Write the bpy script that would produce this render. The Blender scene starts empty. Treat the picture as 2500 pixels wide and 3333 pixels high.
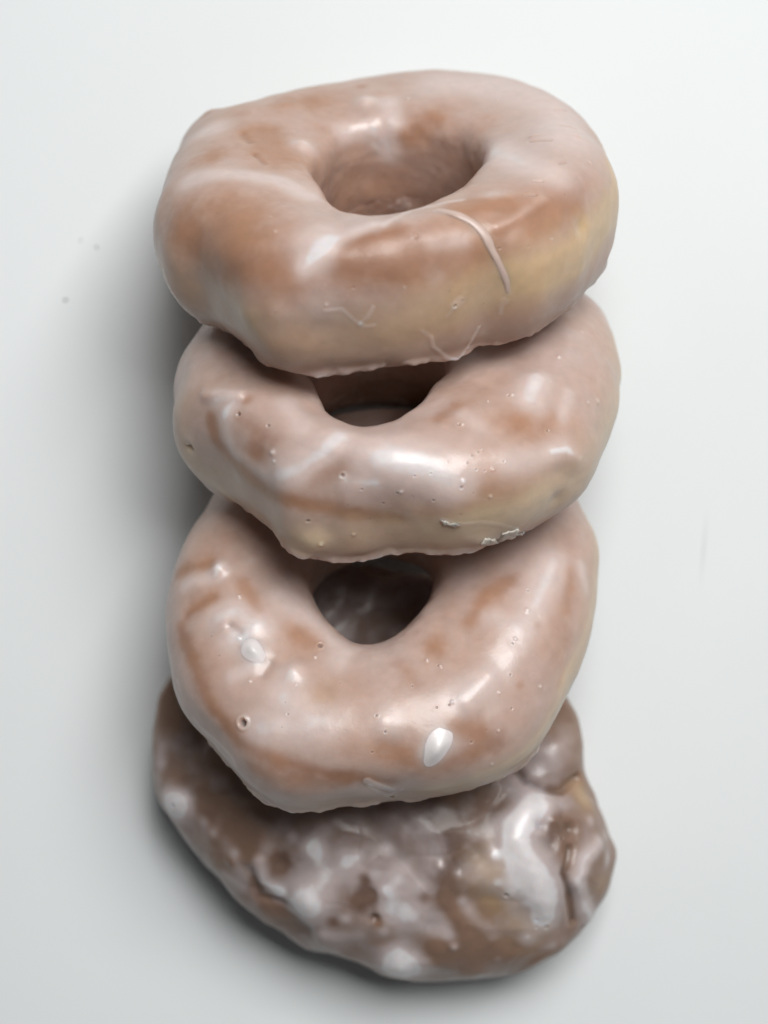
import bpy, math
import numpy as np
from mathutils import Matrix, Vector

S = bpy.context.scene
C = S.collection
R = math.radians

# ------------------------------------------------------------------ camera, world, light
ZREF, CAMD = 0.040, 0.45
cam_d = bpy.data.cameras.new('camera')
cam = bpy.data.objects.new('camera', cam_d); C.objects.link(cam)
cam.location = (0, 0, ZREF + CAMD)
cam_d.sensor_fit = 'HORIZONTAL'; cam_d.sensor_width = 36
cam_d.lens = 36 * CAMD / 0.1659
cam_d.clip_start = 0.01; cam_d.clip_end = 50
cam_d.dof.use_dof = True
cam_d.dof.focus_distance = CAMD - 0.022
cam_d.dof.aperture_fstop = 9.0
S.camera = cam

world = bpy.data.worlds.new('World'); S.world = world
world.use_nodes = True
bg = world.node_tree.nodes['Background']
bg.inputs[0].default_value = (0.90, 0.95, 1.0, 1); bg.inputs[1].default_value = 0.055

def area(name, loc, target, sx, sy, power, col):
    d = bpy.data.lights.new(name, 'AREA'); d.shape = 'RECTANGLE'; d.size = sx; d.size_y = sy
    d.energy = power; d.color = col
    o = bpy.data.objects.new(name, d); C.objects.link(o)
    o.location = loc
    o.rotation_euler = (Vector(target) - Vector(loc)).to_track_quat('-Z', 'Y').to_euler()
    return o
area('window_light', (0.24, 0.46, 0.98), (0, 0, 0.02), 0.62, 0.56, 14.3, (1.0, 0.995, 0.985))

S.render.engine = 'CYCLES'
S.view_settings.view_transform = 'Standard'; S.view_settings.look = 'None'
S.view_settings.gamma = 1; S.view_settings.exposure = 0
S.view_settings.use_curve_mapping = False

# ------------------------------------------------------------------ noise
def _hash(ix, iy, iz, seed):
    h = (ix.astype(np.int64) * 374761393 + iy.astype(np.int64) * 668265263
         + iz.astype(np.int64) * 2147483647 + seed * 1274126177) & 0xFFFFFFFF
    h = ((h ^ (h >> 13)) * 1274126177) & 0xFFFFFFFF
    h = ((h ^ (h >> 16)) * 2246822519) & 0xFFFFFFFF
    return ((h ^ (h >> 15)) & 0xFFFFFF) / float(0xFFFFFF)

def vnoise(p, scale, seed):
    """smooth value noise, -1..1, p = (N,3) in metres, scale = feature size in metres"""
    q = p / scale
    i = np.floor(q).astype(np.int64); f = q - i
    f = f * f * f * (f * (f * 6 - 15) + 10)
    x, y, z = i[:, 0], i[:, 1], i[:, 2]
    r = 0
    for dx in (0, 1):
        wx = f[:, 0] if dx else 1 - f[:, 0]
        for dy in (0, 1):
            wy = f[:, 1] if dy else 1 - f[:, 1]
            for dz in (0, 1):
                wz = f[:, 2] if dz else 1 - f[:, 2]
                r = r + wx * wy * wz * _hash(x + dx, y + dy, z + dz, seed)
    return r * 2 - 1

def fbm(p, scale, seed, octv=3, gain=0.5):
    a, t, s = 1.0, 0, 0
    for k in range(octv):
        t = t + a * vnoise(p, scale / (2.03 ** k), seed + 17 * k); s += a; a *= gain
    return t / s

def worley(p, scale, seed):
    """F1 and F2 distances to jittered cell points, in cells"""
    q = p / scale
    i = np.floor(q).astype(np.int64)
    f1 = np.full(len(p), 9.0); f2 = np.full(len(p), 9.0)
    for dx in (-1, 0, 1):
        for dy in (-1, 0, 1):
            for dz in (-1, 0, 1):
                c = i + np.array((dx, dy, dz))
                a = [_hash(c[:, 0], c[:, 1], c[:, 2], seed + k) for k in (1, 2, 3)]
                d = np.sqrt(sum((c[:, k] + a[k] - q[:, k]) ** 2 for k in range(3)))
                n = d < f1
                f2 = np.where(n, f1, np.minimum(f2, d)); f1 = np.where(n, d, f1)
    return f1, f2

def sstep(a, b, x):
    t = np.clip((x - a) / (b - a), 0, 1)
    return t * t * (3 - 2 * t)

def periodic(tab, u, kmax=999):
    """band-limited interpolation of a periodic table at angles u"""
    tab = np.asarray(tab, float); n = len(tab)
    F = np.fft.rfft(tab) / n
    r = np.full_like(u, F[0].real)
    for k in range(1, min(len(F), kmax + 1)):
        g = 1.0 if (n % 2 or k < n // 2) else 0.5
        r = r + 2 * g * (F[k].real * np.cos(k * u) - F[k].imag * np.sin(k * u))
    return r

# ------------------------------------------------------------------ body geometry
def ring_base(P, U, V):
    """ring doughnut in its own axes: x right, y up the face, z out of the face"""
    u = np.arange(U) * 2 * np.pi / U; v = np.arange(V) * 2 * np.pi / V
    uu, vv = np.meshgrid(u, v, indexing='ij')
    Ro = periodic(P['ro'], u)[:, None] * 1e-3; Ri = periodic(P['ri'], u, 5)[:, None] * 1e-3
    ht = periodic(P['ht'], u)[:, None] * 1e-3; hb = periodic(P['hb'], u)[:, None] * 1e-3
    Rs = periodic(P['ro'], u, 4)[:, None] * 1e-3          # the broad outline; finer dents stay on the outer wall
    w = (Rs - Ri) / 2; c = (Rs + Ri) / 2
    cs, sn = np.cos(vv), np.sin(vv)
    top = sstep(-0.25, 0.25, sn)
    n = 2.15 * top + 2.6 * (1 - top) + 0.4 * sstep(0.0, 0.8, -cs) * top
    s = (np.abs(cs) ** n + np.abs(sn) ** n) ** (-1 / n)
    rho = c + w * cs * s
    v0 = R(0.75 * P['tilt']) * np.sin(uu)
    rho = rho + (Ro - Rs) * np.clip(np.cos(vv - v0), 0, 1) ** 1.2
    rho = rho - 0.07 * w * np.clip(-sn, 0, 1) * cs      # tucks in a little towards the underside
    h = np.where(sn > 0, ht, hb)
    z = h * sn * s
    z = z + P['throat'] * 1e-3 * np.clip(-cs * s, 0, 1) * (1 - np.clip(np.abs(sn * s), 0, 1) ** 2)   # the hole is tightest near the face
    return np.stack((rho * np.cos(uu), rho * np.sin(uu), z), -1), uu, vv

def lump_base(P, U, V):
    """fritter: a thick irregular slab closed at a top and a bottom pole"""
    u = np.arange(U) * 2 * np.pi / U
    t = (np.arange(V) + 0.5) / V
    v = np.pi / 2 - t * np.pi
    uu, vv = np.meshgrid(u, v, indexing='ij')
    Rf = periodic(P['ro'], u)[:, None] * 1e-3
    cs, sn = np.cos(vv), np.sin(vv)
    n = np.where(sn > 0, 2.5, 3.6)
    s = (np.abs(cs) ** n + np.abs(sn) ** n) ** (-1 / n)
    rho = Rf * cs * s
    x = rho * np.cos(uu); y = rho * np.sin(uu)
    yt = np.linspace(-0.07, 0.07, 561)
    ht = np.interp(yt, (-0.05, -0.025, -0.012, 0.005, 0.02, 0.05), np.array(P['prof']) * 1e-3)
    ker = np.exp(-0.5 * (np.arange(-90, 91) / 28.0) ** 2); ker /= ker.sum()
    hy = np.interp(y, yt, np.convolve(np.pad(ht, 90, 'edge'), ker, 'valid'))
    z = np.where(sn > 0, hy, 0.013) * sn * s
    return np.stack((x, y, z), -1), uu, vv

def grid_normals(G, wrap_v):
    du = np.roll(G, -1, 0) - np.roll(G, 1, 0)
    if wrap_v:
        dv = np.roll(G, -1, 1) - np.roll(G, 1, 1)
    else:
        dv = np.empty_like(G); dv[:, 1:-1] = G[:, 2:] - G[:, :-2]
        dv[:, 0] = G[:, 1] - G[:, 0]; dv[:, -1] = G[:, -1] - G[:, -2]
    N = np.cross(du, dv)
    if not wrap_v: N = -N
    return N / (np.linalg.norm(N, axis=-1, keepdims=True) + 1e-20)

def smooth_shape(P, U, V):
    wrap = P['kind'] == 'ring'
    G, uu, vv = (ring_base if wrap else lump_base)(P, U, V)
    N = grid_normals(G, wrap)
    p = G.reshape(-1, 3)
    if wrap:
        d = 0.0011 * fbm(p, 0.026, P['seed'], 2) + 0.0004 * fbm(p, 0.009, P['seed'] + 5, 2)
    else:
        a, b = worley(p + 0.004 * np.stack([fbm(p, 0.012, k, 2) for k in (31, 32, 33)], -1), 0.027, P['seed'])
        crease = sstep(0.0, 0.45, b - a)
        d = 0.0012 * (crease - 0.6) + 0.0009 * fbm(p, 0.013, P['seed'] + 5, 2) + 0.0010 * fbm(p, 0.03, P['seed'] + 9, 2)
    fade = 1.0 if wrap else np.clip(1 - (np.abs(vv.reshape(-1)) - 1.45) / 0.12, 0, 1)
    G = (p + N.reshape(-1, 3) * (d * fade)[:, None]).reshape(G.shape)
    return G, uu, vv

def placement(P):
    M = (Matrix.Rotation(R(P['yaw']), 4, 'Z') @ Matrix.Rotation(-R(P['tilt']), 4, 'X')
         @ Matrix.Rotation(R(P.get('lean', 0)), 4, 'Y'))
    M.translation = Vector(P['loc'])
    return M

# ------------------------------------------------------------------ the pastries' measures (mm, degrees)
#PARAMS-BEGIN
RINGS = {
  'top': {'kind': 'ring', 'seed': 11, 'throat': 6, 'ro': [49.6, 49.37, 50.22, 51.47, 53.1, 54.6, 55.5, 56.25, 56.29, 56.15, 55.19, 53.89, 52.04, 50.28, 49.55, 49.65, 49.88, 50.3, 52.08, 55.44, 53.22, 51.51, 49.6, 48.47, 48.38, 49.59, 49.9, 50.12, 47.63, 46.14, 46.91, 48.98, 50.79, 48.35, 44.82, 43.12, 42.39, 41.95, 41.65, 41.1, 41.0, 44.26, 45.7, 46.07, 46.37, 46.61, 47.57, 48.85], 'ri': [22.19, 22.86, 22.1, 21.54, 21.06, 20.63, 20.26, 19.95, 19.66, 19.4, 19.16, 18.93, 18.69, 18.44, 18.17, 17.88, 17.55, 17.17, 16.72, 16.2, 15.56, 14.84, 13.98, 12.79, 13.92, 14.73, 15.4, 15.91, 17.24, 17.15, 14.7, 15.41, 20.25, 25.0, 28.91, 29.91, 25.58, 22.85, 20.9, 22.57, 24.35, 22.39, 22.0, 21.26, 19.0, 17.79, 18.36, 20.21], 'ht': [16.0, 16.0, 16.0, 16.0, 16.0, 16.0, 16.0, 16.0, 16.0, 15.41, 14.51, 13.78, 13.5, 13.78, 14.51, 15.41], 'hb': [16.5, 16.86, 17.39, 17.83, 18.0, 17.83, 17.39, 16.86, 16.5, 16.5, 16.5, 16.5, 16.5, 16.5, 16.5, 16.5], 'yaw': 3, 'tilt': 57, 'lean': 0, 'loc': (0.0005, 0.0632, 0.04825)},
  'mid': {'kind': 'ring', 'seed': 23, 'throat': 6, 'ro': [48.16, 49.29, 50.8, 52.29, 54.27, 52.87, 51.93, 51.16, 50.5, 49.98, 49.56, 49.22, 48.94, 48.7, 48.5, 48.32, 48.16, 48.0, 47.85, 47.68, 47.5, 47.31, 47.06, 47.89, 47.85, 47.88, 48.39, 45.31, 42.88, 42.0, 41.98, 43.13, 45.2, 43.48, 41.6, 39.58, 38.86, 40.08, 41.77, 42.65, 43.8, 44.53, 44.82, 45.89, 46.15, 45.73, 46.0, 47.02], 'ri': [10.0, 10.0, 10.52, 11.3, 11.97, 12.54, 13.03, 13.43, 13.78, 14.07, 14.34, 14.57, 14.79, 14.99, 15.19, 15.4, 15.62, 15.85, 16.12, 16.43, 16.78, 17.2, 17.7, 18.29, 18.99, 19.85, 20.83, 21.99, 23.59, 20.67, 16.81, 18.15, 25.25, 30.0, 30.0, 28.64, 16.79, 13.28, 14.51, 16.57, 16.9, 11.7, 10.0, 10.0, 10.0, 10.02, 10.03, 10.0], 'ht': [16.0, 16.0, 16.0, 16.0, 16.0, 16.0, 16.0, 16.0, 16.0, 15.64, 15.11, 14.67, 14.5, 14.67, 15.11, 15.64], 'hb': [14.3, 15.37, 16.98, 18.3, 18.8, 18.3, 16.98, 15.37, 14.3, 14.3, 14.3, 14.3, 14.3, 14.3, 14.3, 14.3], 'yaw': 0, 'tilt': 52, 'lean': 0, 'loc': (0.0028, 0.0236, 0.04365)},
  'low': {'kind': 'ring', 'seed': 37, 'throat': 3, 'ro': [46.36, 47.43, 48.69, 49.27, 49.51, 49.14, 48.88, 48.65, 48.45, 48.27, 48.11, 47.96, 47.8, 47.63, 47.45, 47.24, 46.99, 46.7, 46.37, 45.87, 45.3, 45.38, 45.42, 45.83, 46.38, 46.81, 47.45, 48.53, 48.93, 48.59, 49.09, 50.12, 50.44, 49.05, 46.73, 44.86, 43.87, 44.19, 45.01, 45.59, 46.26, 46.43, 45.9, 44.9, 44.47, 44.74, 45.04, 45.47], 'ri': [11.11, 11.47, 11.96, 12.31, 12.6, 12.86, 13.08, 13.27, 13.44, 13.59, 13.72, 13.84, 13.97, 14.09, 14.21, 14.34, 14.49, 14.65, 14.83, 15.05, 15.3, 15.59, 15.93, 16.4, 16.3, 14.75, 14.06, 13.88, 13.54, 14.09, 15.56, 16.49, 13.3, 11.07, 13.74, 16.91, 16.39, 14.34, 10.75, 10.0, 10.13, 11.26, 11.44, 10.0, 10.0, 10.0, 10.0, 10.8], 'ht': [15.5], 'hb': [15.0], 'yaw': 2, 'tilt': 31, 'lean': 0, 'loc': (-0.0003, -0.02, 0.03699)},
  'fritter': {'kind': 'lump', 'seed': 52, 'ro': [46.22, 45.55, 45.54, 44.99, 45.15, 45.67, 45.5, 45.66, 45.77, 46.5, 46.61, 46.34, 46.12, 48.01, 48.75, 49.52, 50.86, 52.12, 52.29, 52.98, 53.22, 53.09, 52.95, 52.94, 53.43, 50.88, 48.27, 46.38, 45.47, 44.52, 43.74, 43.01, 42.82, 43.92, 43.38, 43.71, 45.99, 48.03, 49.5, 50.75, 53.01, 55.57, 57.1, 57.56, 57.86, 57.18, 53.16, 49.39], 'prof': (15, 22.5, 23, 15, 5, -6), 'yaw': 0, 'tilt': 0, 'lean': 0, 'loc': (0.0, -0.06, 0.01414)},
}
#PARAMS-END

# ------------------------------------------------------------------ marks on each pastry, in its own axes (mm)
# g glaze thickness, y pale dough and painted glow of the right rims, b swelling / dent, p bubble pit or pimple
#FEATS-BEGIN
FEATS = {
 'top': [
  ('g', 0.8, 5.1, 1, [(-37.0, 15.9, 14.2)]),
  ('g', 0.8, 3.23, 1, [(-39.9, -8.6, 13.6), (-31.0, -10.9, 15.5), (-21.4, -13.4, 14.7), (-15.7, -19.2, 13.5)]),
  ('g', 0.9, 5.1, 1, [(-13.6, -37.8, 12.6)]),
  ('g', 0.8, 2.04, 1, [(-16.9, -41.2, 8.7), (-10.5, -38.2, 12.6), (-2.8, -35.2, 14.0)]),
  ('g', 1, 2.72, 1, [(-16.8, 6.8, 13.3)]),
  ('g', 0.9, 2.72, 1, [(-8.4, 17.7, 11.5), (-2.2, 19.8, 11.4)]),
  ('g', 0.8, 2.38, 1, [(-3.0, 26.0, 14.8)]),
  ('g', 1, 3.06, 1, [(0.7, 18.9, 8.0), (1.6, 18.7, 5.8)]),
  ('g', -0.8, 2.04, 1, [(-37.3, 29.6, 12.8)]),
  ('g', -0.6, 3.74, 1, [(-19.8, 25.8, 15.8), (-15.0, 26.5, 15.2)]),
  ('g', -0.6, 5.1, 1, [(-26.7, 10.8, 15.1), (-22.2, -1.0, 14.5)]),
  ('g', -0.6, 3.74, 1, [(-35.3, -0.3, 15.3)]),
  ('g', -0.7, 1.7, 1, [(-3.8, 33.9, 15.3)]),
  ('g', -0.8, 9.52, 1, [(-30.7, -30.2, 11.6)]),
  ('g', -0.6, 5.44, 1, [(-42.5, -17.6, 9.1), (-34.4, -30.8, 4.6), (-21.5, -41.3, 7.3)]),
  ('g', -0.8, 5.1, 1, [(-7.8, -42.1, 8.6), (1.4, -41.6, 8.5)]),
  ('g', -0.7, 3.06, 1, [(-7.5, -39.2, 12.2), (1.6, -38.7, 12.5)]),
  ('b', 0.7, 2.72, 1, [(-37.4, 29.6, 12.7)]),
  ('b', 0.5, 3.06, 1, [(-19.8, 24.1, 15.7)]),
  ('b', -0.5, 1.19, 1, [(-29.7, 10.7, 15.3), (-28.2, 6.2, 15.3)]),
  ('b', -0.4, 0.85, 1, [(-26.8, -0.6, 15.3), (-24.7, -5.0, 15.0)]),
  ('y', 0.8, 3.06, 1, [(-31.5, -35.5, -0.5), (-27.8, -40.6, -2.3)]),
  ('b', 0.5, 3.06, 1, [(-28.7, -39.5, -1.7)]),
  ('b', 0.9, 2.04, 1, [(-3.0, 26.0, 14.8)]),
  ('b', 0.8, 2.04, 1, [(-16.8, 6.8, 13.3)]),
  ('g', 0.7, 0.75, 0.8, [(-46.2, -17.4, -2.4), (-44.6, -19.0, -6.8), (-41.8, -18.5, -11.8), (-38.5, -19.2, -13.7)]),
  ('g', 0.5, 0.41, 0.8, [(-13.1, -43.8, 0.6), (-10.0, -43.8, 0.7), (-7.4, -43.4, -2.4), (-5.9, -43.3, -3.2)]),
  ('g', 0.5, 0.41, 0.8, [(-3.9, -43.5, 0.6), (-4.9, -43.5, -1.4), (-6.8, -43.3, -3.1)]),
  ('g', 0.5, 0.41, 0.6, [(-6.3, -43.2, -3.8), (-3.8, -43.1, -3.6)]),
  ('p', 0.3, 0.34, 1, [(-7.41, -43.36, 4.99)]),
  ('p', -0.25, 0.34, 1, [(-22.14, -33.69, 13.12)]),
  ('p', -0.2, 0.31, 1, [(-22.97, -29.43, 14.2)]),
  ('p', 0.2, 0.27, 1, [(-22.75, -43.68, 0.59)]),
  ('p', -0.2, 0.41, 1, [(-12.88, -43.75, 1.76)]),
  ('g', 0.6, 7.14, 1, [(13.3, 31.8, 15.9), (25.3, 29.1, 15.6), (37.0, 14.5, 15.4), (37.8, -1.2, 15.8)]),
  ('g', 0.8, 4.42, 1, [(22.9, -2.5, 13.7), (28.6, -12.9, 15.1), (34.5, -17.9, 14.2)]),
  ('g', 0.6, 2.72, 1, [(21.2, -25.7, 14.4)]),
  ('g', 0.8, 2.72, 1, [(1.9, 25.5, 14.7), (2.7, 20.2, 12.4)]),
  ('g', -0.6, 3.06, 1, [(10.8, 18.9, 13.3), (5.6, 18.2, 10.2)]),
  ('b', -0.35, 0.54, 1, [(30.5, -2.0, 15.5), (34.6, -3.4, 16.0)]),
  ('b', -0.35, 0.54, 1, [(37.4, 5.1, 15.7), (40.8, 5.6, 14.6)]),
  ('b', -0.35, 0.48, 1, [(29.3, -19.7, 14.6), (31.2, -19.7, 14.4)]),
  ('b', -0.3, 0.41, 1, [(35.3, -13.1, 15.1), (36.6, -12.3, 14.9)]),
  ('b', -0.3, 0.48, 1, [(27.9, -24.5, 13.8), (29.5, -24.2, 13.5)]),
  ('b', -0.3, 0.48, 1, [(37.0, 14.5, 15.4), (39.6, 16.7, 14.3)]),
  ('b', 0.3, 0.68, 1, [(31.0, 0.1, 15.7), (40.9, 0.4, 14.9)]),
  ('g', -0.9, 2.21, 1, [(13.9, -28.5, 14.0), (22.6, -27.6, 13.8)]),
  ('g', -0.6, 5.78, 1, [(1.9, -40.4, 10.6), (14.1, -37.5, 6.7), (27.1, -30.0, 10.9), (37.4, -20.5, 11.1)]),
  ('g', 0.5, 2.38, 1, [(8.1, -37.8, 10.7), (14.3, -35.7, 10.0)]),
  ('b', 0.5, 1.7, 1, [(21.3, -32.3, 11.0), (25.9, -29.5, 11.8), (30.7, -24.8, 12.7)]),
  ('g', 0.35, 1.36, 1, [(21.3, -32.3, 11.0), (25.9, -29.5, 11.8), (30.7, -24.8, 12.7)]),
  ('g', 0.7, 0.88, 1, [(-0.9, -35.5, 14.1), (4.9, -27.1, 12.9), (11.9, -25.3, 13.5), (14.7, -25.8, 13.9)]),
  ('g', 0.5, 0.61, 0.8, [(9.5, -29.6, 13.8), (13.1, -31.4, 13.7), (16.4, -32.6, 12.4), (18.7, -34.1, 9.9), (20.1, -34.9, 7.2), (21.3, -35.4, 4.3), (22.8, -35.3, 0.4), (23.1, -35.2, -2.1)]),
  ('y', 1.2, 2.38, 1, [(39.4, -22.9, 5.2)]),
  ('b', -0.7, 2.04, 1, [(38.9, -23.4, 5.8)]),
  ('y', 1, 4.42, 1, [(26.6, -34.8, 2.3), (38.5, -25.5, -0.2), (46.8, -9.4, 2.0)]),
  ('y', 1.2, 3.06, 1, [(46.9, -2.1, 9.3), (48.3, -5.4, 0.1)]),
  ('g', 0.55, 1.02, 0.7, [(12.2, -39.5, -2.1), (13.2, -39.1, -1.3)]),
  ('g', 0.4, 0.41, 0.7, [(11.9, -39.6, -2.7), (10.6, -39.9, -4.2)]),
  ('p', 0.7, 0.44, 1, [(12.23, -39.53, -2.07)]),
  ('p', 0.4, 0.27, 1, [(13.74, -38.88, -1.35)]),
  ('p', 0.4, 0.24, 1, [(12.05, -39.55, -2.99)]),
  ('g', 0.5, 0.88, 0.7, [(22.3, -35.2, -3.9)]),
  ('g', 0.5, 0.41, 0.7, [(21.8, -35.0, -5.0), (21.5, -34.7, -6.9)]),
  ('g', 0.55, 0.48, 0.6, [(5.5, -41.4, -6.3), (7.3, -40.2, -8.4), (7.6, -39.4, -11.0), (10.5, -36.4, -15.0), (12.5, -35.0, -15.5), (14.7, -35.2, -13.7), (16.0, -35.6, -11.0), (17.0, -35.4, -9.4)]),
  ('b', 0.12, 0.48, 0.8, [(7.3, -40.2, -8.4), (7.6, -39.4, -11.0), (10.5, -36.4, -15.0), (12.5, -35.0, -15.5), (14.7, -35.2, -13.7), (17.0, -35.4, -9.4)]),
  ('g', 0.4, 0.34, 0.6, [(14.7, -35.2, -13.7), (18.8, -31.5, -15.2), (23.6, -30.0, -15.9), (28.8, -30.9, -12.9)]),
  ('p', 0.3, 0.31, 1, [(35.66, -21.43, 11.96)]),
  ('p', -0.25, 0.41, 1, [(42.06, -8.37, 12.88)]),
  ('p', 0.3, 0.27, 1, [(27.24, -33.24, 6.83)]),
  ('p', -0.2, 0.27, 1, [(32.23, -29.81, 6.45)]),
  ('p', 0.3, 0.31, 1, [(21.57, -34.5, 7.43)]),
  ('p', -0.3, 0.44, 1, [(5.08, -37.58, 12.39)]),
  ('p', -0.2, 0.27, 1, [(2.44, -42.41, 3.93)]),
  ('p', 0.2, 0.2, 1, [(14.24, -38.17, -5.86)]),
  ('p', 0.2, 0.2, 1, [(18.01, -36.13, -3.82)]),
  ('p', 0.2, 0.2, 1, [(11.22, -39.88, 1.28)]),
  ('p', -0.3, 0.41, 1, [(25.42, 22.0, 15.33)]),
  ('p', -0.3, 0.48, 1, [(6.07, 26.28, 14.87)]),
  ('p', 0.3, 0.34, 1, [(19.53, -34.96, 7.6)]),
 ],
 'mid': [
  ('g', 0.8, 2.24, 1, [(-36.8, -17.7, 12.8), (-32.4, -19.7, 14.6), (-34.5, -21.0, 12.6)]),
  ('g', 0.9, 3.2, 1, [(-23.6, -35.3, 6.8), (-19.1, -36.2, 9.0), (-14.7, -34.9, 12.0), (-11.7, -32.4, 14.2)]),
  ('g', 0.6, 1.92, 1, [(-35.1, -21.5, 11.1), (-33.3, -25.7, 5.6), (-26.7, -32.7, 5.2)]),
  ('g', 0.5, 2.88, 1, [(-22.3, -22.4, 15.1), (-19.2, -28.9, 14.5)]),
  ('g', -1, 1.6, 1, [(-30.8, -20.5, 14.8)]),
  ('g', -1, 2.24, 1, [(-38.1, -19.3, 9.2), (-37.2, -21.5, 5.6), (-32.8, -26.5, 2.8), (-26.5, -33.1, 1.1), (-20.6, -38.4, 2.5), (-10.3, -39.8, 1.0), (0.0, -39.2, -1.0)]),
  ('g', -0.8, 3.52, 1, [(-28.5, -29.7, 8.5)]),
  ('g', -0.6, 3.2, 1, [(-11.7, -36.9, 10.2), (-16.1, -37.1, 8.5)]),
  ('g', -0.4, 1.92, 1, [(-32.0, -22.9, 12.8), (-25.1, -30.4, 12.0)]),
  ('y', 1, 4.16, 1, [(-17.0, -39.4, -6.5)]),
  ('b', 0.9, 3.52, 1, [(-16.7, -39.4, -6.9)]),
  ('y', 0.9, 3.84, 1, [(-44.5, -10.3, 8.8), (-44.6, -14.5, 2.4), (-43.0, -15.8, -4.4), (-35.6, -19.8, -10.3)]),
  ('b', -0.9, 1.22, 0.8, [(-43.4, -16.0, -0.4)]),
  ('g', 0.5, 1.76, 1, [(-43.3, -16.0, 1.5), (-43.5, -15.6, -2.6)]),
  ('p', -0.5, 0.45, 1, [(-43.69, -15.72, 0.2)]),
  ('p', 0.6, 0.51, 1, [(-42.67, -16.61, -0.37)]),
  ('p', 0.4, 0.51, 1, [(-25.9, -27.6, 13.45)]),
  ('p', 0.5, 0.58, 1, [(-11.0, -37.84, 8.75)]),
  ('g', 0.5, 0.96, 1, [(-10.7, -38.0, 8.5)]),
  ('p', 0.4, 0.32, 1, [(-7.2, -39.3, 6.44)]),
  ('p', 0.4, 0.32, 1, [(-0.18, -39.74, 6.08)]),
  ('p', 0.4, 0.32, 1, [(-2.96, -39.65, 3.31)]),
  ('p', 0.35, 0.51, 1, [(-17.96, -39.5, -1.29)]),
  ('p', -0.3, 0.38, 1, [(-8.9, -39.84, -4.43)]),
  ('p', -0.4, 0.58, 1, [(-15.48, -39.42, -6.67)]),
  ('p', 0.4, 0.64, 1, [(-32.11, -22.79, 12.84)]),
  ('p', -0.5, 0.7, 1, [(-24.93, -32.09, 10.15)]),
  ('p', -0.3, 0.38, 1, [(-24.63, -33.32, 8.85)]),
  ('p', 0.2, 0.26, 1, [(-10.01, -39.69, 2.9)]),
  ('p', 0.2, 0.22, 1, [(-5.62, -39.5, -0.73)]),
  ('g', 0.6, 1.44, 1, [(-10.3, -38.4, 7.7), (-4.4, -39.2, 7.9)]),
  ('b', 0.6, 1.6, 1, [(-39.4, -14.9, 12.0), (-32.1, -19.2, 15.0)]),
  ('g', 1, 3.74, 1, [(28.1, -14.7, 15.0), (26.5, -19.7, 14.5)]),
  ('b', 1.2, 3.74, 1, [(28.1, -14.2, 15.0)]),
  ('g', 0.9, 5.78, 1, [(-2.8, -37.0, 12.6), (6.5, -38.0, 10.7), (11.2, -38.9, 8.3)]),
  ('b', 0.3, 5.78, 1, [(0.3, -38.9, 10.2), (10.5, -39.4, 7.5)]),
  ('g', 0.6, 3.06, 1, [(22.2, -34.6, 9.3), (28.7, -31.0, 8.2), (33.7, -28.0, 7.6)]),
  ('g', 0.6, 1.02, 1, [(30.7, -29.2, 8.4), (33.7, -27.8, 7.8), (36.4, -27.2, 5.0)]),
  ('b', 0.5, 2.55, 1, [(30.7, -30.2, 7.2), (33.7, -28.2, 7.3), (36.4, -27.2, 5.0)]),
  ('b', -0.25, 2.38, 1, [(33.1, -30.3, 3.7), (35.5, -28.8, 1.4)]),
  ('g', 0.5, 1.7, 1, [(34.8, -15.9, 13.1), (33.2, -22.4, 11.7)]),
  ('g', -0.8, 4.08, 1, [(24.9, -26.8, 12.9)]),
  ('g', -0.7, 3.06, 1, [(17.5, -38.7, 5.4), (23.9, -37.2, 3.1), (6.6, -40.5, 0.9)]),
  ('g', -0.5, 2.04, 1, [(8.2, -25.8, 14.1), (11.5, -22.2, 14.3)]),
  ('g', 0.4, 2.38, 1, [(13.0, -25.2, 14.5), (16.0, -28.4, 14.1)]),
  ('g', -0.4, 2.04, 1, [(31.5, -23.0, 12.1), (28.8, -27.0, 11.2)]),
  ('y', 1.8, 3.06, 1, [(47.8, 15.9, 4.3), (48.3, 7.0, -0.7), (44.5, -11.4, -0.1)]),  # pale dough, strengthened to paint the backlit glow of the right rim
  ('y', 0.8, 3.74, 1, [(28.8, -34.3, 0.8), (19.2, -38.9, -0.4), (6.6, -40.1, -2.6)]),
  ('b', 0.8, 2.72, 1, [(16.9, -37.7, -7.8)]),
  ('g', 0.5, 1.7, 1, [(14.3, -39.1, -6.3), (19.5, -37.1, -7.5)]),
  ('g', 0.6, 0.54, 0.6, [(8.8, -40.8, -0.1), (11.9, -40.6, -1.3), (16.7, -39.4, -1.8), (20.6, -38.2, -3.4), (23.6, -36.4, -5.8)]),
  ('g', 0.5, 0.34, 0.6, [(23.9, -36.3, -5.7), (27.1, -35.1, -3.4), (28.4, -34.2, -2.9)]),
  ('b', -0.6, 2.38, 1, [(32.4, -31.2, -2.0)]),
  ('p', 0.45, 0.41, 1, [(22.4, -19.02, 14.82)]),
  ('p', 0.45, 0.44, 1, [(12.1, -28.37, 14.26)]),
  ('p', 0.45, 0.34, 1, [(30.11, -26.19, 11.15)]),
  ('p', 0.45, 0.31, 1, [(15.88, -34.27, 11.91)]),
  ('p', 0.45, 0.31, 1, [(14.61, -35.14, 11.66)]),
  ('p', 0.45, 0.31, 1, [(13.72, -36.54, 10.77)]),
  ('p', 0.45, 0.27, 1, [(15.37, -37.1, 9.64)]),
  ('p', 0.45, 0.24, 1, [(17.1, -36.89, 9.17)]),
  ('p', 0.45, 0.31, 1, [(3.14, -39.04, 9.62)]),
  ('p', 0.45, 0.27, 1, [(6.33, -38.6, 9.91)]),
  ('p', 0.45, 0.44, 1, [(12.42, -39.34, 7.04)]),
  ('p', 0.45, 0.37, 1, [(-0.16, -39.74, 5.98)]),
  ('p', 0.45, 0.34, 1, [(7.0, -40.39, 4.64)]),
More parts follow.
